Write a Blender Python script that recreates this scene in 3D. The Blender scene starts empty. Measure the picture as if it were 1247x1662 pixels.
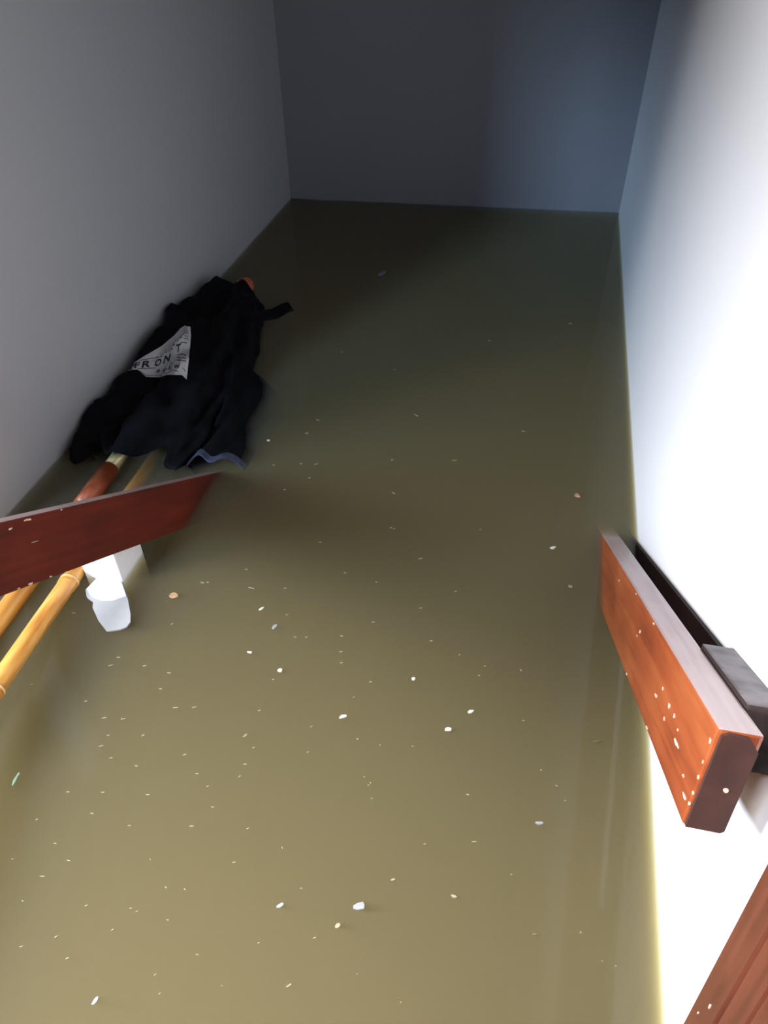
import bpy, bmesh, math, random
from mathutils import Vector, Matrix, noise
from mathutils.bvhtree import BVHTree
C = bpy.context.scene
COL = C.collection

# ------------------------------------------------------------------ camera
cam_d = bpy.data.cameras.new('camera')
cam = bpy.data.objects.new('camera', cam_d); COL.objects.link(cam)
cam_d.sensor_fit = 'VERTICAL'; cam_d.sensor_height = 36.0
cam_d.lens = 1194.03 / 1662 * 36.0
cam_d.clip_start = 0.02
ROT = Matrix(((0.97728742, -0.13428067, 0.16394508),
              (0.21174282, 0.65020018, -0.72966068),
              (-0.0086178, 0.7478024, 0.66386543)))
EYE = Vector((0, 0, 1.0))
cam.matrix_world = Matrix.Translation(EYE) @ ROT.to_4x4()
C.camera = cam

# ------------------------------------------------------------------ world, light, exposure
w = bpy.data.worlds.new('world'); C.world = w; w.use_nodes = True
bg = w.node_tree.nodes['Background']
bg.inputs[0].default_value = (0.62, 0.75, 1.0, 1); bg.inputs[1].default_value = 0.012

def area_light(name, loc, target, sx, sy, watts, col, spread=180):
    d = bpy.data.lights.new(name, 'AREA'); d.shape = 'RECTANGLE'; d.size = sx; d.size_y = sy
    d.energy = watts; d.color = col; d.spread = math.radians(spread)
    o = bpy.data.objects.new(name, d); COL.objects.link(o)
    o.location = loc
    o.rotation_euler = (Vector(target) - Vector(loc)).to_track_quat('-Z', 'Y').to_euler()
    return o
area_light('side_doorway_daylight', (-1.8, -0.05, 0.85), (0.26, -0.05, 0.25), 0.5, 0.4, 39, (1.0, 0.98, 0.97), 100)
area_light('near_water_fill', (-0.6, -0.35, 2.0), (-0.25, 0.05, 0.0), 0.4, 0.4, 15, (1.0, 0.98, 0.96), 56)  # unseen fill lamp added overhead to brighten the near water
area_light('sky_window', (-2.0, -1.35, 1.5), (0.05, 2.6, 0.1), 0.35, 0.4, 13, (0.52, 0.75, 1.0), 66)

vs = C.view_settings
vs.view_transform = 'Standard'; vs.look = 'None'; vs.gamma = 1.0; vs.use_curve_mapping = False
vs.exposure = 0.0
cy = C.cycles
cy.use_denoising = True
cy.max_bounces = 10; cy.diffuse_bounces = 5; cy.glossy_bounces = 4
cy.transmission_bounces = 6; cy.transparent_max_bounces = 12; cy.volume_bounces = 8
cy.sample_clamp_indirect = 8.0

# ------------------------------------------------------------------ materials
def new_mat(name):
    m = bpy.data.materials.new(name); m.use_nodes = True
    nt = m.node_tree
    return m, nt, nt.nodes['Principled BSDF']

def N(nt, t, **kw):
    n = nt.nodes.new(t)
    for k, v in kw.items():
        if k in n.inputs: n.inputs[k].default_value = v
        else: setattr(n, k, v)
    return n

def ramp(nt, stops):
    r = nt.nodes.new('ShaderNodeValToRGB'); e = r.color_ramp.elements
    while len(e) < len(stops): e.new(0.5)
    for i, (p, c) in enumerate(stops):
        e[i].position = p; e[i].color = (*c, 1)
    return r

def plain(name, c, rough=0.6, bump=0.0, scale=60, var=0.12, spec=0.5, metal=0.0):
    m, nt, b = new_mat(name); L = nt.links
    tc = N(nt, 'ShaderNodeTexCoord')
    n = N(nt, 'ShaderNodeTexNoise', Scale=scale, Detail=4.0)
    L.new(tc.outputs['Object'], n.inputs['Vector'])
    r = ramp(nt, [(0.3, tuple(x * (1 - var) for x in c)), (0.7, tuple(min(1, x * (1 + var)) for x in c))])
    L.new(n.outputs['Fac'], r.inputs['Fac']); L.new(r.outputs['Color'], b.inputs['Base Color'])
    b.inputs['Roughness'].default_value = rough; b.inputs['Metallic'].default_value = metal
    b.inputs['Specular IOR Level'].default_value = spec
    if bump:
        bp = N(nt, 'ShaderNodeBump', Strength=bump, Distance=0.002)
        L.new(n.outputs['Fac'], bp.inputs['Height']); L.new(bp.outputs['Normal'], b.inputs['Normal'])
    return m

def wood(name, dark, mid, light, rough=0.38, coat=0.25, axis=(0.0, 0.8428, -0.5383)):
    """stained varnished timber; grain runs along the given direction"""
    m, nt, b = new_mat(name); L = nt.links
    tc = N(nt, 'ShaderNodeTexCoord')
    q = Vector(axis).rotation_difference(Vector((0, 1, 0)))
    mp = N(nt, 'ShaderNodeMapping'); mp.vector_type = 'POINT'
    mp.inputs['Rotation'].default_value = q.to_euler()
    L.new(tc.outputs['Object'], mp.inputs['Vector'])
    m2 = N(nt, 'ShaderNodeMapping'); m2.inputs['Scale'].default_value = (60, 3.0, 60)
    L.new(mp.outputs['Vector'], m2.inputs['Vector'])
    g = N(nt, 'ShaderNodeTexNoise', Scale=1.0, Detail=5.0, Roughness=0.6, Distortion=0.6)
    L.new(m2.outputs['Vector'], g.inputs['Vector'])
    m3 = N(nt, 'ShaderNodeMapping'); m3.inputs['Scale'].default_value = (14, 7, 14)
    L.new(mp.outputs['Vector'], m3.inputs['Vector'])
    bl = N(nt, 'ShaderNodeTexNoise', Scale=1.0, Detail=2.0)
    L.new(m3.outputs['Vector'], bl.inputs['Vector'])
    ad = N(nt, 'ShaderNodeMix'); ad.inputs[0].default_value = 0.5
    L.new(g.outputs['Fac'], ad.inputs[2]); L.new(bl.outputs['Fac'], ad.inputs[3])
    r = ramp(nt, [(0.33, dark), (0.5, mid), (0.68, light)])
    L.new(ad.outputs[0], r.inputs['Fac']); L.new(r.outputs['Color'], b.inputs['Base Color'])
    b.inputs['Roughness'].default_value = rough
    b.inputs['Coat Weight'].default_value = coat; b.inputs['Coat Roughness'].default_value = 0.14
    b.inputs['Specular IOR Level'].default_value = 0.3
    bp = N(nt, 'ShaderNodeBump', Strength=0.12, Distance=0.001)
    L.new(g.outputs['Fac'], bp.inputs['Height']); L.new(bp.outputs['Normal'], b.inputs['Normal'])
    return m

def wall_paint(name, c, rough=0.55):
    m, nt, b = new_mat(name); L = nt.links
    tc = N(nt, 'ShaderNodeTexCoord')
    n = N(nt, 'ShaderNodeTexNoise', Scale=1.3, Detail=3.0)
    L.new(tc.outputs['Object'], n.inputs['Vector'])
    r = ramp(nt, [(0.3, tuple(x * 0.95 for x in c)), (0.7, c)])
    L.new(n.outputs['Fac'], r.inputs['Fac']); L.new(r.outputs['Color'], b.inputs['Base Color'])
    b.inputs['Roughness'].default_value = rough
    s = N(nt, 'ShaderNodeTexNoise', Scale=240.0, Detail=2.0)
    L.new(tc.outputs['Object'], s.inputs['Vector'])
    bp = N(nt, 'ShaderNodeBump', Strength=0.15, Distance=0.001)
    L.new(s.outputs['Fac'], bp.inputs['Height']); L.new(bp.outputs['Normal'], b.inputs['Normal'])
    return m

def water_mat():
    m = bpy.data.materials.new('murky_water'); m.use_nodes = True
    nt = m.node_tree; L = nt.links; nt.nodes.clear()
    out = N(nt, 'ShaderNodeOutputMaterial')
    tc = N(nt, 'ShaderNodeTexCoord')
    n = N(nt, 'ShaderNodeTexNoise', Scale=9.0, Detail=2.0)
    L.new(tc.outputs['Object'], n.inputs['Vector'])
    bp = N(nt, 'ShaderNodeBump', Strength=0.10, Distance=0.004)
    L.new(n.outputs['Fac'], bp.inputs['Height'])
    fr = N(nt, 'ShaderNodeFresnel', IOR=1.333); L.new(bp.outputs['Normal'], fr.inputs['Normal'])
    gl = N(nt, 'ShaderNodeBsdfGlossy', Roughness=0.05)
    L.new(bp.outputs['Normal'], gl.inputs['Normal'])
    tr = N(nt, 'ShaderNodeBsdfTransparent')
    geo = N(nt, 'ShaderNodeNewGeometry')
    inv = N(nt, 'ShaderNodeMath', operation='SUBTRACT'); inv.inputs[0].default_value = 1.0
    L.new(geo.outputs['Backfacing'], inv.inputs[1])
    mul = N(nt, 'ShaderNodeMath', operation='MULTIPLY')
    L.new(fr.outputs[0], mul.inputs[0]); L.new(inv.outputs[0], mul.inputs[1])
    mx = N(nt, 'ShaderNodeMixShader')
    L.new(mul.outputs[0], mx.inputs[0]); L.new(tr.outputs[0], mx.inputs[1]); L.new(gl.outputs[0], mx.inputs[2])
    L.new(mx.outputs[0], out.inputs['Surface'])
    sc = N(nt, 'ShaderNodeVolumeScatter', Density=4.8, Anisotropy=0.0)
    sc.inputs['Color'].default_value = (1, 0.97, 0.88, 1)
    ab = N(nt, 'ShaderNodeVolumeAbsorption', Density=23.0)
    ab.inputs['Color'].default_value = (0.62, 0.545, 0.14, 1)
    a = N(nt, 'ShaderNodeAddShader')
    L.new(sc.outputs[0], a.inputs[0]); L.new(ab.outputs[0], a.inputs[1])
    L.new(a.outputs[0], out.inputs['Volume'])
    return m

def bamboo_mat():
    m, nt, b = new_mat('bamboo'); L = nt.links
    tc = N(nt, 'ShaderNodeTexCoord')
    mp = N(nt, 'ShaderNodeMapping'); mp.inputs['Scale'].default_value = (70, 5, 70)
    L.new(tc.outputs['Object'], mp.inputs['Vector'])
    n = N(nt, 'ShaderNodeTexNoise', Scale=1.0, Detail=3.0)
    L.new(mp.outputs['Vector'], n.inputs['Vector'])
    r = ramp(nt, [(0.3, (0.42, 0.17, 0.035)), (0.5, (0.58, 0.28, 0.06)), (0.72, (0.70, 0.40, 0.11))])
    L.new(n.outputs['Fac'], r.inputs['Fac']); L.new(r.outputs['Color'], b.inputs['Base Color'])
    b.inputs['Roughness'].default_value = 0.3
    return m

def cloth_mat():
    m, nt, b = new_mat('black_canvas'); L = nt.links
    tc = N(nt, 'ShaderNodeTexCoord')
    n = N(nt, 'ShaderNodeTexNoise', Scale=14.0, Detail=5.0)
    L.new(tc.outputs['Object'], n.inputs['Vector'])
    r = ramp(nt, [(0.3, (0.0022, 0.0023, 0.0032)), (0.7, (0.006, 0.0063, 0.0085))])
    L.new(n.outputs['Fac'], r.inputs['Fac']); L.new(r.outputs['Color'], b.inputs['Base Color'])
    b.inputs['Roughness'].default_value = 0.85
    b.inputs['Specular IOR Level'].default_value = 0.1
    b.inputs['Sheen Weight'].default_value = 0.0
    s = N(nt, 'ShaderNodeTexNoise', Scale=45.0, Detail=3.0)
    L.new(tc.outputs['Object'], s.inputs['Vector'])
    bp = N(nt, 'ShaderNodeBump', Strength=0.35, Distance=0.006)
    L.new(s.outputs['Fac'], bp.inputs['Height']); L.new(bp.outputs['Normal'], b.inputs['Normal'])
    return m

M = dict(
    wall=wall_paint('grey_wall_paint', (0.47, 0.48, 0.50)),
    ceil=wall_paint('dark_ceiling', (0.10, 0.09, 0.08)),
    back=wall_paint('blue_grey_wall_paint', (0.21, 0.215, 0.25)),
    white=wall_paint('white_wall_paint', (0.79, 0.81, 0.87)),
    post=plain('white_post_paint', (0.86, 0.86, 0.86), 0.4, var=0.02),
    rail=wood('red_brown_varnished_wood', (0.15, 0.026, 0.009), (0.255, 0.055, 0.017), (0.34, 0.095, 0.032)),
    shadedrail=wood('shaded_red_varnished_wood', (0.06, 0.007, 0.003), (0.10, 0.011, 0.0035), (0.14, 0.019, 0.005), 0.6, 0.0),  # same wood as the right rail, its shade put into the colour
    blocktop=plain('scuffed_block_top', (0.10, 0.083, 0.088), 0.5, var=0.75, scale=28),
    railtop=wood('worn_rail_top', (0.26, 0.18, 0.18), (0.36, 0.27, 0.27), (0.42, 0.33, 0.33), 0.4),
    endgrain=plain('stained_end_grain', (0.040, 0.010, 0.006), 0.7, var=0.35, scale=35),
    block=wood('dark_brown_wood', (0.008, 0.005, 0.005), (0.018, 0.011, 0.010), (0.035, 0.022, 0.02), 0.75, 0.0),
    casing=wood('casing_wood', (0.055, 0.014, 0.008), (0.09, 0.023, 0.013), (0.125, 0.036, 0.022), 0.35, 0.5, (0, 0.16, 0.99)),
    scuff=plain('bare_chipped_paint', (0.58, 0.42, 0.32), 0.8, var=0.2, scale=200),
    bamboo=bamboo_mat(),
    node=plain('bamboo_node', (0.66, 0.42, 0.17), 0.5, var=0.2),
    redwood=plain('red_brown_wood', (0.30, 0.07, 0.025), 0.35, var=0.25, scale=40),
    brass=plain('tarnished_brass', (0.50, 0.42, 0.22), 0.35, var=0.15, metal=0.6),
    finial=plain('finial_wood', (0.62, 0.14, 0.07), 0.45, var=0.15),
    cloth=cloth_mat(),
    hem=plain('blue_lit_hem', (0.03, 0.037, 0.075), 0.7, var=0.5, scale=70),  # canvas hem with the blue light on it put into the colour
    print=plain('white_print', (0.62, 0.62, 0.64), 0.8, var=0.08, scale=30),
    ink=plain('black_print', (0.02, 0.02, 0.025), 0.8),
    mud=plain('muddy_concrete', (0.16, 0.13, 0.08), 0.9, bump=0.3),
    straw=plain('pale_straw', (0.20, 0.185, 0.125), 0.7, var=0.15),
    post_refl=plain('pale_reflection', (0.33, 0.335, 0.35), 0.4, var=0.03),  # tone of the post's mirror image in the water, put into colour
    flake=plain('white_flake', (0.44, 0.43, 0.38), 0.7, var=0.08),
    grey=plain('grey_flake', (0.19, 0.20, 0.22), 0.7, var=0.15),
    tan=plain('tan_chip', (0.34, 0.21, 0.12), 0.7, var=0.4, scale=150),
    darkbit=plain('dark_bit', (0.09, 0.065, 0.035), 0.8),
    green=plain('green_sliver', (0.18, 0.28, 0.19), 0.6, var=0.15),
    water=water_mat(),
)

# ------------------------------------------------------------------ mesh helpers
def obj(name, bm, m, parent=None, smooth=False):
    me = bpy.data.meshes.new(name)
    bmesh.ops.recalc_face_normals(bm, faces=bm.faces[:])
    bm.to_mesh(me); bm.free()
    for x in (m if isinstance(m, (list, tuple)) else [m]): me.materials.append(x)
    if smooth:
        for p in me.polygons: p.use_smooth = True
    o = bpy.data.objects.new(name, me); COL.objects.link(o)
    if parent:
        o.parent = parent
        o.matrix_parent_inverse = Matrix.Translation(-Vector(parent.location))
    return o

def tag(o, label, cat, group=None):
    o['label'] = label; o['category'] = cat
    if group: o['group'] = group
    return o

def thing(name, label, cat, loc, group=None):
    o = bpy.data.objects.new(name, None); COL.objects.link(o); o.location = loc
    return tag(o, label, cat, group)

def struct(name, bm, m):
    o = obj(name, bm, m); o['kind'] = 'structure'; return o

def box(lo, hi):
    bm = bmesh.new()
    bmesh.ops.create_cube(bm, size=1)
    lo, hi = Vector(lo), Vector(hi)
    for v in bm.verts:
        v.co = Vector([(lo[i] + hi[i]) / 2 + v.co[i] * (hi[i] - lo[i]) for i in range(3)])
    return bm

def prism(prof, a, b, bevel=0.0, seg=2):
    """loft of two matching outlines a(point), b(point)"""
    bm = bmesh.new()
    va = [bm.verts.new(a(p)) for p in prof]; vb = [bm.verts.new(b(p)) for p in prof]
    n = len(prof)
    bm.faces.new(va); bm.faces.new(vb[::-1])
    for i in range(n): bm.faces.new((va[i], vb[i], vb[(i + 1) % n], va[(i + 1) % n]))
    bmesh.ops.recalc_face_normals(bm, faces=bm.faces[:])
    if bevel:
        bmesh.ops.bevel(bm, geom=bm.edges[:], offset=bevel, segments=seg, affect='EDGES', profile=0.6)
    return bm

def tube(a, b, r0, r1=None, n=20, steps=1, prof=None):
    """round bar from a to b; prof: list of (t, radius)"""
    a, b = Vector(a), Vector(b); r1 = r0 if r1 is None else r1
    prof = prof or [(i / steps, r0 + (r1 - r0) * i / steps) for i in range(steps + 1)]
    d = (b - a).normalized(); u = d.orthogonal().normalized(); v = d.cross(u)
    bm = bmesh.new(); rings = []
    for t, r in prof:
        c = a.lerp(b, t)
        rings.append([bm.verts.new(c + (u * math.cos(k * math.tau / n) + v * math.sin(k * math.tau / n)) * r) for k in range(n)])
    for p, q in zip(rings, rings[1:]):
        for k in range(n): bm.faces.new((p[k], p[(k + 1) % n], q[(k + 1) % n], q[k]))
    bm.faces.new(rings[0][::-1]); bm.faces.new(rings[-1])
    return bm

# ------------------------------------------------------------------ the stairwell
XL, XR = -1.003, 0.2585
TOP, BOT = 2.3, -0.62
struct('floor', box((-2.3, -1.2, BOT - 0.1), (XR, 2.95, BOT)), M['mud'])
JAMB = 0.88                                         # the left wall ends here; the daylit side room opens beyond
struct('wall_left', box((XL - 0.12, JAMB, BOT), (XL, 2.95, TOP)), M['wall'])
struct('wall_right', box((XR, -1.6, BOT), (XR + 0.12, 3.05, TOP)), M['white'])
struct('added_lintel', box((XL - 0.12, -1.2, 1.1), (XL, JAMB, TOP)), M['wall'])      # unseen lintel added to hold the side light low on the wall
bm = bmesh.new()                                    # the far wall stands a few degrees out of square
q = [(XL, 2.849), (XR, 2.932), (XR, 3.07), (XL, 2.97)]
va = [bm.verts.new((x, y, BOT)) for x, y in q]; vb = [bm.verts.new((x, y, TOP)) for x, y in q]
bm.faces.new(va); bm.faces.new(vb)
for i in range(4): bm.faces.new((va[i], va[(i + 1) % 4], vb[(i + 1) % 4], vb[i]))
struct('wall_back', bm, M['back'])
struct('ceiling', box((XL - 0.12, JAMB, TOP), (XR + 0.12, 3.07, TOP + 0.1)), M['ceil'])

bm = bmesh.new()                                    # flood water: closed body, level top at z = 0
q = [(-2.3, -1.2), (XR, -1.2), (XR, 2.932), (XL, 2.849), (XL, JAMB), (-2.3, JAMB)]
va = [bm.verts.new((x, y, BOT)) for x, y in q]; vb = [bm.verts.new((x, y, 0)) for x, y in q]
bm.faces.new(va); bm.faces.new(vb)
for i in range(6): bm.faces.new((va[i], va[(i + 1) % 6], vb[(i + 1) % 6], vb[i]))
wt = obj('flood_water', bm, M['water'])
wt['kind'] = 'stuff'
tag(wt, 'murky olive brown flood water filling the stairwell between the walls', 'water')

# ------------------------------------------------------------------ rails: s runs down the slope, w square to it
CO, SI = 0.84277, 0.53826
def sw(x, s, w_): return Vector((x, s * CO + w_ * SI, -s * SI + w_ * CO))

def scuffs(parent, x, spots, side=-1):
    """chips where the varnish has come off: low flakes on the inner face"""
    rnd = random.Random(5)
    for (s, w_, ls, lw) in spots:
        bm = bmesh.new(); n = 9
        a, b = [], []
        for k in range(n):
            t = k * math.tau / n; r = rnd.uniform(0.35, 0.75)
            p = (s + math.cos(t) * ls * r, w_ + math.sin(t) * lw * r)
            a.append(bm.verts.new(sw(x - side * 0.001, *p))); b.append(bm.verts.new(sw(x + side * 0.0006, *p)))
        bm.faces.new(a); bm.faces.new(b[::-1])
        for k in range(n): bm.faces.new((a[k], a[(k + 1) % n], b[(k + 1) % n], b[k]))
        obj('scuff_mark', bm, M['scuff'], parent)

# right rail
XI, XO, WT, WB = 0.1896, 0.2255, 0.602, 0.4885
def s_end(w_): return 0.0573 + (WT - w_) / (WT - WB) * 0.047
rr = thing('stair_handrail', 'orange-brown wooden stair rail with chipped face, fixed beside the bright right wall', 'handrail', (XI, 0.37, 0.42))
prof = [(XI, WT), (XO, WT), (XO, WB), (XI, WB)]
obj('rail', prism(prof, lambda p: sw(p[0], s_end(p[1]) + 0.004, p[1]), lambda p: sw(p[0], 1.24, p[1]), 0.0035), [M['rail'], M['railtop']], rr)
pe = [(XI + 0.003, WT - 0.006), (XI + 0.008, WT - 0.002), (XO - 0.012, WT - 0.003), (XO - 0.002, WT - 0.016), (XO - 0.002, WB + 0.004), (XO - 0.005, WB + 0.001), (XI + 0.002, WB + 0.001)]
e = obj('end_grain', prism(pe, lambda p: sw(p[0], s_end(p[1]) - 0.0005, p[1]), lambda p: sw(p[0], s_end(p[1]) + 0.012, p[1])), M['endgrain'], rr)
e['label'] = 'dark stained sawn end of the rail'
obj('screw_plug', tube(sw(0.211, s_end(0.541) - 0.0015, 0.541), sw(0.211, s_end(0.541) + 0.01, 0.541), 0.0022, n=10), M['scuff'], rr)
scuffs(rr, XI, [(0.43, 0.566, 0.004, 0.004), (0.445, 0.556, 0.003, 0.002), (0.26, 0.556, 0.004, 0.003),
                (0.285, 0.538, 0.009, 0.003), (0.222, 0.552, 0.006, 0.005), (0.196, 0.553, 0.005, 0.004),
                (0.232, 0.534, 0.005, 0.003), (0.175, 0.548, 0.003, 0.002), (0.17, 0.536, 0.015, 0.004),
                (0.13, 0.524, 0.004, 0.002), (0.115, 0.512, 0.014, 0.003), (0.66, 0.579, 0.008, 0.002),
                (0.075, 0.585, 0.004, 0.004), (0.083, 0.562, 0.002, 0.003), (0.088, 0.545, 0.002, 0.004),
                (0.094, 0.527, 0.002, 0.003), (0.099, 0.514, 0.002, 0.003), (0.3, 0.4925, 0.008, 0.002),
                (0.47, 0.493, 0.006, 0.002), (0.36, 0.599, 0.006, 0.0015), (0.5, 0.599, 0.005, 0.001)])
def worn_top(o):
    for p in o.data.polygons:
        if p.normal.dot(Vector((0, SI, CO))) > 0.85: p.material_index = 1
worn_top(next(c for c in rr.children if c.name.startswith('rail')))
# mounting block behind it
pb = [(XO, 0.607), (XR, 0.607), (XR, 0.545), (XO, 0.545)]
b = obj('rail_mounting_block', prism(pb, lambda p: sw(p[0], 0.115, p[1]), lambda p: sw(p[0], 0.282, p[1]), 0.003), [M['block'], M['blocktop']])
worn_top(b)
tag(b, 'dark brown wooden block between the right rail and the white wall', 'block')

strip = [(XR - 0.006, 0.597), (XR, 0.597), (XR, 0.53), (XR - 0.006, 0.53)]  # thin dark board painting the rail's shadow band on the wall
bs = obj('shadow_strip', prism(strip, lambda p: sw(p[0], 0.285, p[1]), lambda p: sw(p[0], 1.22, p[1]), 0.001), M['block'], rr)
bs['label'] = 'near-black shadow strip on the wall behind the rail'  # stands in for the rail's shadow on the wall

# left rail and its post
LX, LT, LB = -0.637, 0.619, 0.518
lr = thing('stair_handrail', 'shaded red-brown wooden stair rail crossing the left edge above the poles', 'handrail', (LX, 0.4, 0.3))
prof = [(LX, LT), (LX - 0.016, LT), (LX - 0.044, LT - 0.012), (LX - 0.044, LB), (LX, LB)]
obj('rail', prism(prof, lambda p: sw(p[0], 0.0, p[1]), lambda p: sw(p[0], 1.2, p[1]), 0.0025), [M['shadedrail'], M['railtop']], lr)
worn_top(next(c for c in lr.children if c.name.startswith('rail')))
scuffs(lr, LX, [(0.345, 0.6135, 0.012, 0.0025), (0.31, 0.607, 0.006, 0.003), (0.42, 0.6165, 0.004, 0.002), (0.40, 0.5205, 0.005, 0.002),
                (0.355, 0.5205, 0.009, 0.003), (0.33, 0.5205, 0.006, 0.002), (0.51, 0.519, 0.004, 0.001), (0.36, 0.58, 0.014, 0.0007)], side=1)
b = obj('rail_post', prism([(-0.757, 0.81), (-0.681, 0.81), (-0.681, 0.893), (-0.757, 0.893)],
                           lambda p: Vector((p[0], p[1], BOT)), lambda p: Vector((p[0], p[1], 0.10)), 0.003), M['post'])
tag(b, 'square white post standing in the water under the left rail', 'post')

# board at the lower right
DB = Vector((0, 0.0446, 0.2789)).normalized()
DN = Vector((0, -DB.z, DB.y))                       # across the board, towards the stair head
P0 = Vector((XR, 0.2644, 0.1338))
cs = thing('wooden_wall_trim', 'reddish wooden trim board with grooves leaning up the white wall, bottom right corner', 'trim board', P0)
TH = 0.0225
prof = [(0, 0), (0, TH - 0.004), (0.004, TH), (0.039, TH), (0.0415, TH - 0.005), (0.0435, TH - 0.001), (0.0455, TH - 0.005),
        (0.0475, TH + 0.001), (0.072, TH), (0.0745, TH - 0.005), (0.077, TH), (0.15, TH), (0.15, 0)]
obj('board', prism(prof, lambda p: P0 + DN * p[0] - Vector((p[1], 0, 0)) - DB * 0.3,
                   lambda p: P0 + DN * p[0] - Vector((p[1], 0, 0)) + DB * 0.6), M['casing'], cs)
for (px_u, px_t, l, wd) in [(0.026, 0.095, 0.0012, 0.004), (0.016, 0.06, 0.0007, 0.002)]:
    bm = bmesh.new(); a, b2 = [], []
    for k in range(8):
        t = k * math.tau / 8
        p = P0 + DN * (px_u + math.cos(t) * l) + DB * (px_t + math.sin(t) * wd)
        a.append(bm.verts.new(p - Vector((TH - 0.001, 0, 0)))); b2.append(bm.verts.new(p - Vector((TH + 0.0006, 0, 0))))
    bm.faces.new(a); bm.faces.new(b2[::-1])
    for k in range(8): bm.faces.new((a[k], a[(k + 1) % 8], b2[(k + 1) % 8], b2[k]))
    obj('scuff_mark', bm, M['scuff'], cs)

# ------------------------------------------------------------------ umbrella and poles
def pole1(y, z=0.004): return Vector((-0.8501 - 0.041 * (y - 0.73), y, z))
um = thing('folded_umbrella', 'folded black canvas umbrella with white print floating against the left wall', 'umbrella', (-0.86, 1.3, 0))
K = 26; ST = 64
stations = [(1.120, -0.965, -0.700, 0.040), (1.17, -0.985, -0.680, 0.058), (1.25, -0.998, -0.664, 0.070), (1.36, -1.000, -0.668, 0.078),
            (1.50, -1.000, -0.690, 0.084), (1.65, -1.000, -0.712, 0.086), (1.80, -0.998, -0.748, 0.080), (1.90, -0.999, -0.785, 0.072),
            (1.95, -0.999, -0.825, 0.068), (1.98, -0.997, -0.845, 0.060)]
def station(y):
    for p, q in zip(stations, stations[1:]):
        if y <= q[0]:
            t = (y - p[0]) / (q[0] - p[0]); t = t * t * (3 - 2 * t) * 0.4 + t * 0.6
            return [p[i] + (q[i] - p[i]) * t for i in (1, 2, 3)]
    return stations[-1][1:]
bm = bmesh.new(); rings = []
NF = 88
for i in range(ST + 1):
    u = i / ST
    y = 1.12 + (1.98 - 1.12) * u
    xl, xr, h = station(y); cx, a = (xl + xr) / 2, (xr - xl) / 2
    ring = []
    for k in range(NF):
        f = k / NF * math.tau
        c, s_ = math.cos(f), math.sin(f)
        fold = 0.0
        for (n_, ph, tw, am) in [(7, 0.4, 5.0, 0.5), (11, 2.1, -4.0, 0.35), (4, 1.0, 2.0, 0.4)]:
            fold += am * (1 - abs(math.sin((n_ * f + ph + tw * u) / 2)) * 2)
        fold += 1.1 * noise.noise(Vector((c * 2.2, s_ * 2.2, y * 7.0))) + 0.7 * noise.noise(Vector((c * 5, s_ * 5, y * 16.0)))
        rag = (0.5 + 0.5 * math.cos(5 * f + 1.0)) * 0.05 + 0.03 * noise.noise(Vector((c * 3, s_ * 3, 4.0)))
        yy = y + rag * max(0, 1 - u * 5)
        amp = 0.020 * (1 - 0.55 * u)
        r = 1 + fold * amp / 0.13
        px, pz = cx + a * r * math.copysign(abs(c) ** 0.85, c), (h if s_ > 0 else 0.07) * (1 + fold * amp / 0.05) * math.copysign(abs(s_) ** 0.85, s_)
        ring.append(bm.verts.new((max(px, XL + 0.002), yy, pz)))
    rings.append(ring)
for p, q in zip(rings, rings[1:]):
    for k in range(NF): bm.faces.new((p[k], p[(k + 1) % NF], q[(k + 1) % NF], q[k]))
inner = rings[0]
for (sc, dy) in [(0.9, 0.012), (0.72, 0.10), (0.4, 0.16)]:        # hollow under the hem
    nr = [bm.verts.new((-0.84 + (v.co.x + 0.84) * sc, v.co.y + dy, v.co.z * sc)) for v in rings[0]]
    for k in range(NF): bm.faces.new((inner[k], nr[k], nr[(k + 1) % NF], inner[(k + 1) % NF]))
    inner = nr
bm.faces.new(inner)
ct = bm.verts.new((-0.92, 1.986, 0.01))
for k in range(NF): bm.faces.new((rings[-1][k], rings[-1][(k + 1) % NF], ct))
canopy = obj('canopy', bm, M['cloth'], um, smooth=True)

# loose panel of the canopy hanging into the water on the right, hem lit
bm = bmesh.new(); g = []
NU, NV = 26, 14
for i in range(NU + 1):
    t = i / NU
    A = Vector((-0.742, 1.56, 0.058)).lerp(Vector((-0.700, 1.150, 0.020)), t); A.x += 0.03 * math.sin(t * 3.1)
    B = Vector((-0.60, 1.55, -0.05)).lerp(Vector((-0.585, 1.185, -0.006)), t); B.x += 0.022 * math.sin(t * 7.5) * (1 - t); B.z -= 0.03 * (1 - t)
    row = []
    for j in range(NV + 1):
        v = j / NV
        p = A.lerp(B, v)
        p.z += 0.018 * math.sin(v * math.pi) * (0.4 + t) + 0.007 * math.sin(v * 13 + t * 5) * (1 - v * 0.5) + 0.006 * noise.noise(p * 25)
        p.y += 0.01 * math.sin(v * 9) * t
        row.append(p)
    g.append(row)
def sheet(bm, g, th):
    up = [[bm.verts.new(p) for p in r] for r in g]; dn = [[bm.verts.new(p - Vector((0, 0, th))) for p in r] for r in g]
    R_, S_ = len(g), len(g[0])
    for i in range(R_ - 1):
        for j in range(S_ - 1):
            bm.faces.new((up[i][j], up[i + 1][j], up[i + 1][j + 1], up[i][j + 1]))
            bm.faces.new((dn[i][j], dn[i][j + 1], dn[i + 1][j + 1], dn[i + 1][j]))
    ed = [(i, 0) for i in range(R_)] + [(R_ - 1, j) for j in range(1, S_)] + [(i, S_ - 1) for i in range(R_ - 2, -1, -1)] + [(0, j) for j in range(S_ - 2, 0, -1)]
    for p, q in zip(ed, ed[1:] + ed[:1]): bm.faces.new((up[p[0]][p[1]], up[q[0]][q[1]], dn[q[0]][q[1]], dn[p[0]][p[1]]))
sheet(bm, g, 0.003)
flap = obj('canopy_panel', bm, M['cloth'], um, smooth=True)
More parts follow.
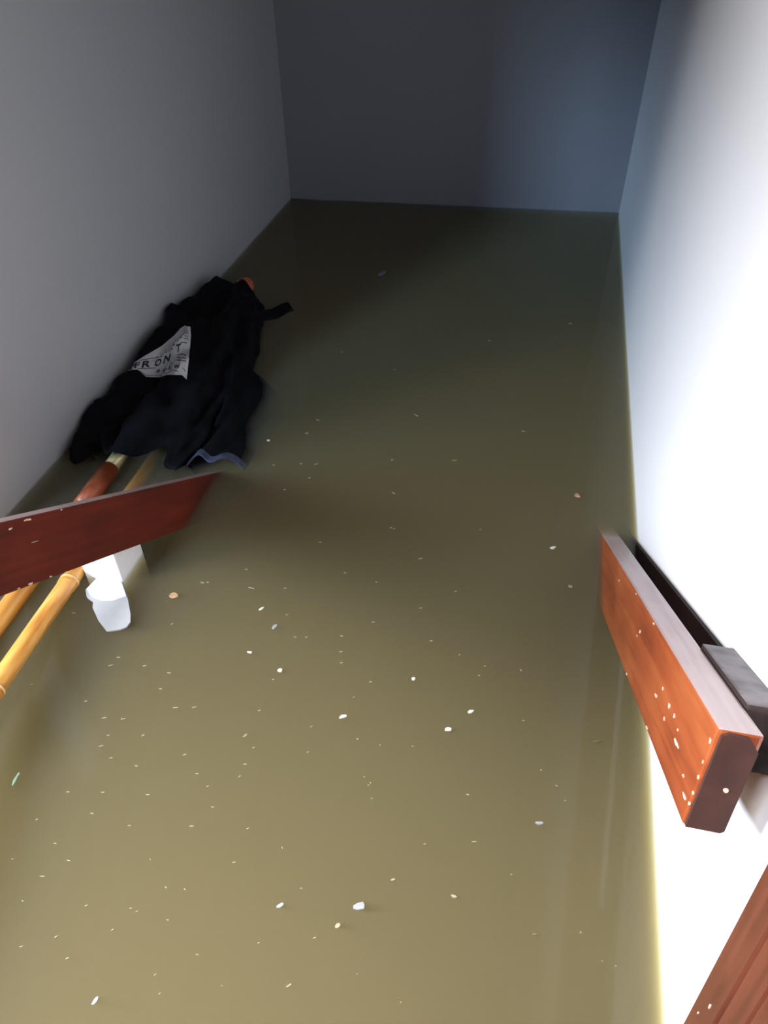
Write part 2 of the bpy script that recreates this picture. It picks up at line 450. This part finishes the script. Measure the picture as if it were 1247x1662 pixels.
# hem tape along that panel's lower edge, blue light put into its colour
bm = bmesh.new()
edge = [p.copy() for p in g[-1]]
sheet(bm, [[p + Vector((0, 0.014, 0.0018)) for p in edge], [p + Vector((0, -0.003, 0.0022)) for p in edge]], 0.005)
hm = obj('hem', bm, M['hem'], flap); hm['label'] = 'folded hem of the panel with blue light painted in'

# tie straps sticking out either side
def ribbon(name, pts, wd, parent):
    bm = bmesh.new(); rows = []
    for i, p in enumerate(pts):
        p = Vector(p); d = (Vector(pts[min(i + 1, len(pts) - 1)]) - Vector(pts[max(i - 1, 0)])).normalized()
        sd = d.cross(Vector((0.3, -0.6, 0.75))).normalized() * wd / 2
        rows.append([p - sd, p + sd])
    sheet(bm, rows, 0.004)
    return obj(name, bm, M['cloth'], parent)
ribbon('tie_strap', [(-0.95, 1.66, 0.075), (-0.972, 1.70, 0.085), (-0.978, 1.735, 0.078), (-0.972, 1.76, 0.05)], 0.028, um)
ribbon('tie_strap', [(-0.80, 1.80, 0.03), (-0.765, 1.84, 0.022), (-0.742, 1.875, 0.012), (-0.725, 1.92, 0.010), (-0.715, 1.945, 0.004)], 0.03, um)

# pole of the umbrella: bamboo-coloured shaft, red-brown sleeve, brass ferrule, finial at the far tip
def cane(a, b, r, nodes):
    L_ = (Vector(b) - Vector(a)).length; pr = [(0, r * 0.9), (0.003, r)]
    for nd in nodes:
        for d, k in [(-0.012, 1.0), (-0.004, 1.07), (-0.0015, 1.08), (0.0, 0.97), (0.002, 1.07), (0.006, 1.05), (0.016, 0.98)]:
            pr.append(((nd + d) / L_, r * k))
    pr += [(0.997, r), (1, r * 0.9)]
    return tube(a, b, r, n=24, prof=pr)
obj('shaft', cane(pole1(0.12), pole1(0.985), 0.0185, [0.18, 0.50]), M['bamboo'], um, smooth=True)
obj('sleeve', tube(pole1(0.985), pole1(1.112), 0.0205, n=24), M['redwood'], um, smooth=True)
obj('ferrule', tube(pole1(1.112), pole1(1.30), 0.0165, n=24), M['brass'], um, smooth=True)
obj('upper_shaft', tube(pole1(1.30), pole1(2.0), 0.0165, n=16), M['redwood'], um, smooth=True)
fin = tube(Vector((-0.893, 1.985, 0.010)), Vector((-0.890, 2.075, 0.010)), 0.02, n=20,
           prof=[(0, 0.018), (0.2, 0.026), (0.45, 0.0285), (0.7, 0.024), (0.9, 0.013), (1, 0.004)])
f_ = obj('finial', fin, M['finial'], um, smooth=True); f_['label'] = 'rounded salmon-red wooden finial'

bp_ = thing('bamboo_pole', 'yellow bamboo pole with pale node rings floating under the left rail', 'pole', (-0.7755, 0.7, 0))
def pole2(y): return Vector((-0.7595 - 0.105 * (y - 0.66), y, 0.022 - 0.108 * (y - 0.66)))
obj('cane', cane(pole2(0.10), pole2(1.34), 0.0163, [0.17, 0.43, 0.685, 0.92]), M['bamboo'], bp_, smooth=True)
for yn in (0.27, 0.53, 0.785, 1.02):
    obj('node_ring', tube(pole2(yn - 0.0035), pole2(yn + 0.001), 0.0179, n=24), M['node'], bp_, smooth=True)

# ------------------------------------------------------------------ printed badge on the canopy, laid on its cloth
bpy.context.view_layer.update()
dg = bpy.context.evaluated_depsgraph_get()
cbm = bmesh.new(); cbm.from_mesh(canopy.data); cbm.transform(canopy.matrix_world)
tree = BVHTree.FromBMesh(cbm); cbm.free()
def ray(px, py): return (ROT @ Vector(((px - 623.5) / 1194.03, (831 - py) / 1194.03, -1))).normalized()
def on_cloth(px, py, off):
    d = ray(px, py); hit, nrm, _, dist = tree.ray_cast(EYE, d)
    if hit is None: return None
    if nrm.dot(d) > 0: nrm = -nrm
    return hit + nrm * off - d * off
poly = [(203, 603), (215, 591), (235, 578), (262, 562), (283, 545), (293, 533), (300, 529), (309, 531), (310, 545), (308, 570),
        (305, 595), (303, 617), (297, 611), (290, 605), (281, 603), (272, 609), (258, 613), (237, 612), (230, 606), (223, 600)]
def fill_px(poly, step, off):
    """triangulated outline laid over the cloth"""
    b0 = bmesh.new()
    dens = []
    for p, q in zip(poly, poly[1:] + poly[:1]):
        n = max(1, int(math.dist(p, q) / step))
        dens += [(p[0] + (q[0] - p[0]) * i / n, p[1] + (q[1] - p[1]) * i / n) for i in range(n)]
    f = b0.faces.new([b0.verts.new((x, y, 0)) for x, y in dens])
    bmesh.ops.triangulate(b0, faces=[f])
    x0, x1 = min(p[0] for p in poly), max(p[0] for p in poly); y0, y1 = min(p[1] for p in poly), max(p[1] for p in poly)
    for ax, lo, hi in ((0, x0, x1), (1, y0, y1)):
        v = lo + step
        while v < hi:
            co = (v, 0, 0) if ax == 0 else (0, v, 0); no = (1, 0, 0) if ax == 0 else (0, 1, 0)
            bmesh.ops.bisect_plane(b0, geom=b0.verts[:] + b0.edges[:] + b0.faces[:], plane_co=co, plane_no=no)
            v += step
    return b0
def lay(b0, off):
    bad = []
    for v in b0.verts:
        h = on_cloth(v.co.x, v.co.y, off)
        if h is None: bad.append(v)
        else: v.co = h
    bmesh.ops.delete(b0, geom=bad, context='VERTS')
    return b0
pr = obj('badge_print', lay(fill_px(poly, 3.0, 0), 0.0012), M['print'], canopy); pr['label'] = 'white printed badge with black lettering'
ink = bmesh.new()
def stroke(pts, wd):
    for p, q in zip(pts, pts[1:]):
        n = max(1, int(math.dist(p, q) / 3)); dx, dy = q[0] - p[0], q[1] - p[1]; l = math.hypot(dx, dy); nx, ny = -dy / l * wd / 2, dx / l * wd / 2
        rows = [[ink.verts.new((p[0] + dx * i / n + nx * k, p[1] + dy * i / n + ny * k, 0)) for k in (-1, 1)] for i in range(n + 1)]
        for a, b in zip(rows, rows[1:]): ink.faces.new((a[0], b[0], b[1], a[1]))
def letter(ch, x, y, wx, wy, hx, hy):
    """a letter whose baseline starts at x,y; w = its width vector, h = its height vector"""
    cu = bpy.data.curves.new('letter', 'FONT'); cu.body = ch; cu.offset = 0.03
    o = bpy.data.objects.new('letter', cu); COL.objects.link(o)
    me = o.to_mesh(); vs_ = [v.co.copy() for v in me.vertices]
    mx_ = max(v.x for v in vs_); mn = min(v.x for v in vs_); my = max(v.y for v in vs_)
    nv = [ink.verts.new((x + (v.x - mn) / (mx_ - mn) * wx + v.y / my * hx, y + (v.x - mn) / (mx_ - mn) * wy + v.y / my * hy, 0)) for v in vs_]
    for p in me.polygons:
        try: ink.faces.new([nv[i] for i in p.vertices])
        except ValueError: pass
    o.to_mesh_clear(); bpy.data.objects.remove(o); bpy.data.curves.remove(cu)
for a in [('F', 218, 598, 8, -1, 2, -8.5), ('R', 229.5, 597.5, 14, -1.5, 2.5, -10.5), ('O', 250.5, 595.5, 9.5, -2, 3.5, -11), ('N', 264.5, 591, 11, -4.5, 3.5, -12.5),
          ('T', 286, 573, 7, -2, 0.5, -13), ('B', 253.5, 605.5, 5.5, -1, 1.5, -5), ('R', 264, 604.5, 5.5, -1, 1.5, -5), ('E', 274, 601.5, 5, -1.5, 1, -5.5), ('W', 283, 598.5, 8, 0.5, 0.5, -6)]:
    letter(*a)
stroke([(226, 586), (245, 582.5), (264, 579.5)], 0.9); stroke([(223, 599.6), (240, 598.8), (253, 598)], 0.9)
stroke([(226, 602), (237, 610), (258, 610.8), (271, 607.5), (281, 601.5), (290, 603.5)], 0.8)
stroke([(292, 557.5), (298, 556), (303, 558)], 1.3); stroke([(288, 576.5), (296, 575.3), (302, 577.5)], 1.3)
for y_ in (537.5, 541, 546, 550): stroke([(299, y_), (306, y_ + 1)], 0.8)
for y_ in (582, 586): stroke([(288, y_ - 1), (294, y_)], 1.6); stroke([(296, y_), (302, y_ + 1)], 1.4)
stroke([(296, 597), (301, 604)], 1.0)
bmesh.ops.subdivide_edges(ink, edges=[e for e in ink.edges if e.calc_length() > 5], cuts=2)
obj('lettering', lay(ink, 0.0020), M['ink'], canopy)

# ------------------------------------------------------------------ debris afloat
rnd = random.Random(11)
def fleck(name, x, y, l, wd, ang, mat, th=0.0016, n=7, parent=None, rag=0.25):
    """thin irregular flake lying in the water film"""
    bm = bmesh.new(); a, b = [], []; ca, sa = math.cos(ang), math.sin(ang)
    for k in range(n):
        t = k * math.tau / n; r = 1 + rnd.uniform(-rag, rag)
        u, v = math.cos(t) * l / 2 * r, math.sin(t) * wd / 2 * r
        p = (u * ca - v * sa, u * sa + v * ca)
        a.append(bm.verts.new((p[0], p[1], -0.0006))); b.append(bm.verts.new((p[0] * 0.93, p[1] * 0.93, th)))
    bm.faces.new(a[::-1]); bm.faces.new(b)
    for k in range(n): bm.faces.new((a[k], a[(k + 1) % n], b[(k + 1) % n], b[k]))
    o = obj(name, bm, mat)
    o.location = (x, y, 0)
    return o
REFL_OUT = [(-0.7317, 0.8050), (-0.6800, 0.8075), (-0.6500, 0.7700), (-0.6290, 0.7385), (-0.6215, 0.7230), (-0.6230, 0.7110), (-0.6310, 0.7040), (-0.6520, 0.6955), (-0.6790, 0.7150), (-0.7030, 0.7390), (-0.7090, 0.7520), (-0.7260, 0.7600), (-0.7380, 0.7760)]  # flat outline standing in for the white post's reflection on the water
bm = bmesh.new()
a = [bm.verts.new((x, y, -0.001)) for x, y in REFL_OUT]; b2 = [bm.verts.new((x, y, 0.002)) for x, y in REFL_OUT]
bm.faces.new(a[::-1]); bm.faces.new(b2)
for k in range(len(a)): bm.faces.new((a[k], a[(k + 1) % len(a)], b2[(k + 1) % len(a)], b2[k]))
ps = tag(obj('post_reflection', bm, M['post_refl']), 'pale rounded painted reflection of the white post, laid flat on the water', 'scrap')
bm = bmesh.new()                                    # brighter upper end of the painted reflection
REFL_TOP = [(-0.7300, 0.8040), (-0.6810, 0.8060), (-0.6560, 0.7760), (-0.6720, 0.7640), (-0.6960, 0.7580), (-0.7200, 0.7640), (-0.7350, 0.7770)]
a = [bm.verts.new((x, y, 0.0018)) for x, y in REFL_TOP]; b2 = [bm.verts.new((x, y, 0.0045)) for x, y in REFL_TOP]
bm.faces.new(a[::-1]); bm.faces.new(b2)
for k in range(len(a)): bm.faces.new((a[k], a[(k + 1) % len(a)], b2[(k + 1) % len(a)], b2[k]))
o = obj('bright_reflection', bm, M['post'], ps); o['label'] = 'brighter white upper end of the painted reflection'
for name, x, y, l, wd, ang, mat, cat, label in [
    ('wood_chip', -0.5735, 0.7970, 0.0179, 0.0127, -0.01, 'tan', 'chip', 'curled tan wood chip floating in front of the white post'),
    ('paint_flake', -0.0446, 0.6275, 0.0124, 0.0064, 0.31, 'flake', 'flake', 'bright white oblong flake, the largest near the middle of the water'),
    ('paint_flake', -0.0135, 0.6664, 0.0101, 0.0053, 0.59, 'flake', 'flake', 'small white flake just above and right of the bright oblong flake'),
    ('foam_scrap', -0.1175, 0.3513, 0.0196, 0.0111, 0.38, 'grey', 'scrap', 'ragged pale grey foam scrap floating at the bottom centre'),
    ('foam_scrap', -0.2164, 0.3310, 0.0105, 0.0047, 0.64, 'grey', 'scrap', 'small oval pale grey scrap left of the ragged foam scrap'),
    ('husk_flake', -0.1378, 0.3233, 0.0074, 0.0052, 0.71, 'straw', 'flake', 'faint beige husk just below the ragged pale foam scrap'),
    ('wood_sliver', -0.2078, 0.6164, 0.0135, 0.0055, 0.61, 'flake', 'sliver', 'pair of cream slivers stuck together left of the bright oblong flake'),
    ('paint_flake', 0.0958, 1.0635, 0.0117, 0.0062, 0.55, 'flake', 'flake', 'tiny white flake on dark water left of the right rail end'),
    ('wood_sliver', 0.1311, 0.9671, 0.0098, 0.0047, -0.04, 'straw', 'sliver', 'thin cream sliver below the tiny white flake by the right rail'),
    ('husk_flake', 0.1380, 1.2322, 0.0156, 0.0108, -0.73, 'tan', 'flake', 'greyish tan husk on dark water nearest the sunken right rail tip'),
    ('husk_flake', -0.0008, 0.3884, 0.0085, 0.0039, -0.13, 'straw', 'flake', 'cream husk floating right of the ragged pale foam scrap'),
    ('husk_flake', -0.3701, 0.7662, 0.0108, 0.0074, 1.28, 'grey', 'flake', 'blurred pale oval husk below the slanted straw, left of centre'),
    ('straw_bit', -0.4059, 0.8005, 0.0123, 0.0037, 0.86, 'flake', 'straw', 'short white straw lying slanted right of the tan wood chip'),
    ('straw_bit', -0.3939, 0.7040, 0.0107, 0.0037, 0.04, 'flake', 'straw', 'short white straw lying level, left of the squarish cream flake'),
    ('paint_flake', -0.3314, 0.6797, 0.0084, 0.0072, 0.00, 'flake', 'flake', 'squarish cream flake right of a short level straw'),
    ('bark_bit', 0.1796, 0.6544, 0.0115, 0.0040, 0.36, 'darkbit', 'bark', 'small dark bark bit floating left of the right rail'),
    ('husk_flake', 0.1013, 0.5086, 0.0101, 0.0044, 0.12, 'grey', 'flake', 'faint pale oval husk at lower right of the water'),
    ('leaf_sliver', -0.6493, 0.4168, 0.0257, 0.0041, 1.66, 'green', 'leaf', 'thin pale green leaf sliver near the left edge'),
    ('straw_bit', -0.1782, 0.2477, 0.0081, 0.0018, 0.79, 'straw', 'straw', 'slanted cream straw near the bottom edge of the picture'),
    ('film_or_reflection', -0.3957, 0.1850, 0.0098, 0.0055, 1.30, 'grey', 'scrap', 'pale translucent film scrap at bottom left of the water'),
    ('wood_sliver', -0.0818, 0.3923, 0.0065, 0.0031, 0.46, 'straw', 'sliver', 'small cream sliver right of and above the ragged foam scrap'),
    ('film_or_reflection', -0.4990, 2.2298, 0.0376, 0.0179, 1.24, 'grey', 'scrap', 'dim grey painted reflection on the dark water near the far wall'),  # pale reflection on the water, built as a flat piece
    ('paint_flake', -0.5602, 1.2877, 0.0085, 0.0060, 0.20, 'flake', 'flake', 'tiny bright speck right of the umbrella hem'),
    ('paint_flake', -0.1134, 0.7081, 0.0066, 0.0055, 0.98, 'flake', 'flake', 'round white speck above the bright oblong flake'),
    ('bark_bit', 0.1035, 0.3647, 0.0061, 0.0028, 0.21, 'darkbit', 'bark', 'tiny dark bark bit at lower right of the water'),
]:
    tag(fleck(name, x, y, l, wd, ang, M[mat]), label, cat)
STRAWS = [
    (-0.553, 0.491, 0.0069, 0.0023, 0.52), (-0.499, 0.521, 0.0070, 0.0024, 0.63), (-0.535, 0.300, 0.0076, 0.0016, 0.13), (-0.512, 0.326, 0.0070, 0.0016, 0.05), (-0.413, 0.260, 0.0040, 0.0017, 0.77), (-0.543, 0.267, 0.0044, 0.0014, -0.08),
    (-0.478, 0.238, 0.0059, 0.0017, 0.78), (-0.369, 0.321, 0.0044, 0.0015, -0.39), (-0.402, 0.288, 0.0041, 0.0015, 0.05), (-0.393, 0.286, 0.0042, 0.0017, 0.77), (-0.452, 0.219, 0.0053, 0.0016, 0.66), (-0.514, 0.219, 0.0054, 0.0016, 0.57),
    (-0.486, 0.472, 0.0066, 0.0020, 0.12), (-0.564, 0.414, 0.0071, 0.0020, 0.21), (-0.514, 0.424, 0.0053, 0.0020, 0.21), (-0.529, 0.476, 0.0070, 0.0022, 0.41), (-0.551, 0.510, 0.0054, 0.0023, 0.41), (-0.542, 0.343, 0.0042, 0.0018, 0.21),
    (-0.345, 0.555, 0.0055, 0.0023, 0.41), (-0.329, 0.508, 0.0055, 0.0021, 0.21), (-0.330, 0.488, 0.0043, 0.0021, 0.60), (-0.369, 0.404, 0.0068, 0.0018, 0.21), (-0.292, 0.417, 0.0049, 0.0019, 0.58), (-0.393, 0.479, 0.0045, 0.0020, 0.21),
    (-0.370, 0.464, 0.0051, 0.0021, 0.50), (-0.326, 0.536, 0.0036, 0.0022, 0.61), (-0.250, 0.590, 0.0038, 0.0023, 0.41), (-0.244, 0.546, 0.0037, 0.0021, 0.21), (-0.176, 0.583, 0.0037, 0.0022, 0.21), (-0.152, 0.525, 0.0027, 0.0020, 0.21),
    (-0.141, 0.518, 0.0028, 0.0019, -0.51), (-0.196, 0.357, 0.0032, 0.0016, 0.21), (-0.237, 0.402, 0.0035, 0.0017, -0.76), (-0.344, 0.324, 0.0043, 0.0015, -0.39), (-0.405, 0.350, 0.0043, 0.0016, -0.96), (-0.350, 0.285, 0.0040, 0.0015, 0.05),
    (-0.339, 0.225, 0.0038, 0.0016, 0.83), (-0.325, 0.208, 0.0030, 0.0016, 1.15), (-0.163, 0.304, 0.0044, 0.0015, 0.62), (-0.102, 0.277, 0.0027, 0.0015, -0.76), (-0.357, 0.796, 0.0068, 0.0029, 0.89), (-0.380, 0.856, 0.0057, 0.0032, 0.21),
    (-0.439, 0.844, 0.0100, 0.0029, -0.22), (-0.328, 0.751, 0.0064, 0.0028, 0.21), (-0.250, 0.770, 0.0065, 0.0028, -0.01), (-0.219, 0.905, 0.0046, 0.0032, 0.21), (-0.204, 0.811, 0.0065, 0.0029, 0.21), (-0.128, 0.860, 0.0067, 0.0030, 0.43),
    (-0.180, 0.688, 0.0060, 0.0025, 0.21), (-0.339, 0.600, 0.0057, 0.0024, 0.63), (-0.200, 0.654, 0.0043, 0.0022, 1.18), (-0.251, 0.589, 0.0038, 0.0023, 0.51), (-0.346, 0.552, 0.0064, 0.0023, 0.62), (-0.337, 0.660, 0.0050, 0.0025, 0.21),
    (-0.309, 0.755, 0.0042, 0.0028, 0.21), (-0.236, 0.715, 0.0051, 0.0026, 0.21), (-0.243, 0.737, 0.0052, 0.0027, 0.21), (-0.472, 1.390, 0.0093, 0.0051, -0.09), (-0.482, 1.333, 0.0072, 0.0052, 0.20), (-0.427, 1.225, 0.0096, 0.0046, 0.49),
    (-0.461, 1.219, 0.0068, 0.0046, 0.20), (-0.428, 1.175, 0.0067, 0.0044, 0.20), (-0.519, 1.202, 0.0055, 0.0046, 0.20), (-0.266, 1.274, 0.0083, 0.0047, 0.06), (-0.130, 1.300, 0.0082, 0.0047, 0.06), (-0.245, 1.457, 0.0127, 0.0045, -0.61),
    (-0.240, 1.162, 0.0075, 0.0036, -0.53), (-0.223, 1.055, 0.0062, 0.0038, 0.20), (-0.469, 1.126, 0.0066, 0.0043, 0.20), (-0.150, 0.982, 0.0084, 0.0034, 0.40), (-0.216, 1.054, 0.0061, 0.0038, 0.20), (-0.112, 1.856, 0.0095, 0.0065, -0.48),
    (0.104, 2.002, 0.0105, 0.0078, 0.20), (-0.498, 1.716, 0.0100, 0.0059, -0.41), (-0.046, 0.772, 0.0042, 0.0026, 0.42), (-0.002, 0.758, 0.0041, 0.0026, 0.21), (0.057, 0.761, 0.0052, 0.0025, -0.66), (-0.009, 0.737, 0.0052, 0.0025, 0.41),
    (-0.092, 0.588, 0.0038, 0.0021, 0.59), (-0.141, 0.580, 0.0028, 0.0022, 0.21), (-0.143, 0.514, 0.0027, 0.0019, -0.34), (-0.134, 0.495, 0.0026, 0.0019, 0.21), (0.016, 0.464, 0.0067, 0.0018, 0.21), (0.122, 0.569, 0.0034, 0.0021, -0.18),
    (0.099, 0.589, 0.0034, 0.0021, -0.19), (0.135, 0.549, 0.0035, 0.0019, 0.21), (0.159, 0.379, 0.0031, 0.0015, 0.21), (0.201, 0.350, 0.0030, 0.0014, 0.21), (0.185, 0.352, 0.0022, 0.0014, 0.21), (-0.102, 0.277, 0.0029, 0.0014, -0.42),
    (-0.045, 0.259, 0.0021, 0.0014, -0.25), (-0.611, 0.631, 0.0078, 0.0028, 0.43), (-0.616, 0.559, 0.0056, 0.0025, 0.42), (-0.555, 0.642, 0.0069, 0.0027, 0.38), (-0.606, 0.649, 0.0062, 0.0027, 0.21), (-0.509, 0.637, 0.0086, 0.0024, 0.01),
    (-0.535, 0.838, 0.0097, 0.0031, -0.02), (-0.526, 0.841, 0.0060, 0.0031, -0.02), (-0.444, 0.844, 0.0083, 0.0031, -0.02), (-0.467, 0.887, 0.0058, 0.0034, 0.21), (-0.471, 0.577, 0.0086, 0.0024, 0.31), (-0.442, 0.584, 0.0076, 0.0024, 0.37),
    (-0.548, 0.735, 0.0062, 0.0030, 0.81), (-0.731, 0.722, 0.0064, 0.0031, 0.32), (-0.719, 0.570, 0.0066, 0.0027, 0.43), (-0.572, 0.537, 0.0083, 0.0024, 0.42), (-0.543, 0.541, 0.0074, 0.0024, 0.37), (-0.510, 0.605, 0.0060, 0.0025, 0.21),
    (-0.423, 0.504, 0.0062, 0.0022, 0.45), (-0.449, 0.434, 0.0062, 0.0019, 0.21), (-0.514, 0.392, 0.0064, 0.0018, 0.04), (-0.454, 0.387, 0.0051, 0.0018, 0.21), (-0.294, 0.370, 0.0048, 0.0017, 0.39), (-0.351, 0.436, 0.0052, 0.0019, 0.21),
    (-0.585, 0.368, 0.0038, 0.0021, 0.61), (-0.587, 0.312, 0.0042, 0.0017, 0.21), (-0.460, 0.279, 0.0042, 0.0018, 0.68), (-0.298, 0.256, 0.0047, 0.0014, -0.09), (-0.229, 0.284, 0.0044, 0.0015, 0.54), (-0.256, 0.231, 0.0037, 0.0013, 0.06),
    (-0.049, 0.447, 0.0042, 0.0017, 0.21), (0.069, 0.431, 0.0032, 0.0016, 0.21), (-0.001, 0.529, 0.0043, 0.0020, -0.17), (0.068, 0.667, 0.0048, 0.0023, 0.21), (-0.098, 0.791, 0.0063, 0.0028, 0.21), (-0.073, 0.912, 0.0057, 0.0031, 0.39),
    (-0.282, 0.916, 0.0058, 0.0033, 0.21), (-0.350, 0.987, 0.0060, 0.0036, 0.20), (-0.048, 1.086, 0.0049, 0.0038, 0.20), (0.011, 1.442, 0.0071, 0.0052, 0.05), (-0.340, 1.653, 0.0065, 0.0065, 0.20),
]
for i, (x, y, l, wd, ang) in enumerate(STRAWS):
    tag(fleck('straw_fleck', x, y, l, wd * 0.6, ang, M['straw'], 0.001, 6), 'hair-thin pale straw fleck, one of many drifting on the murky water', 'fleck', 'tiny straw flecks on the water')
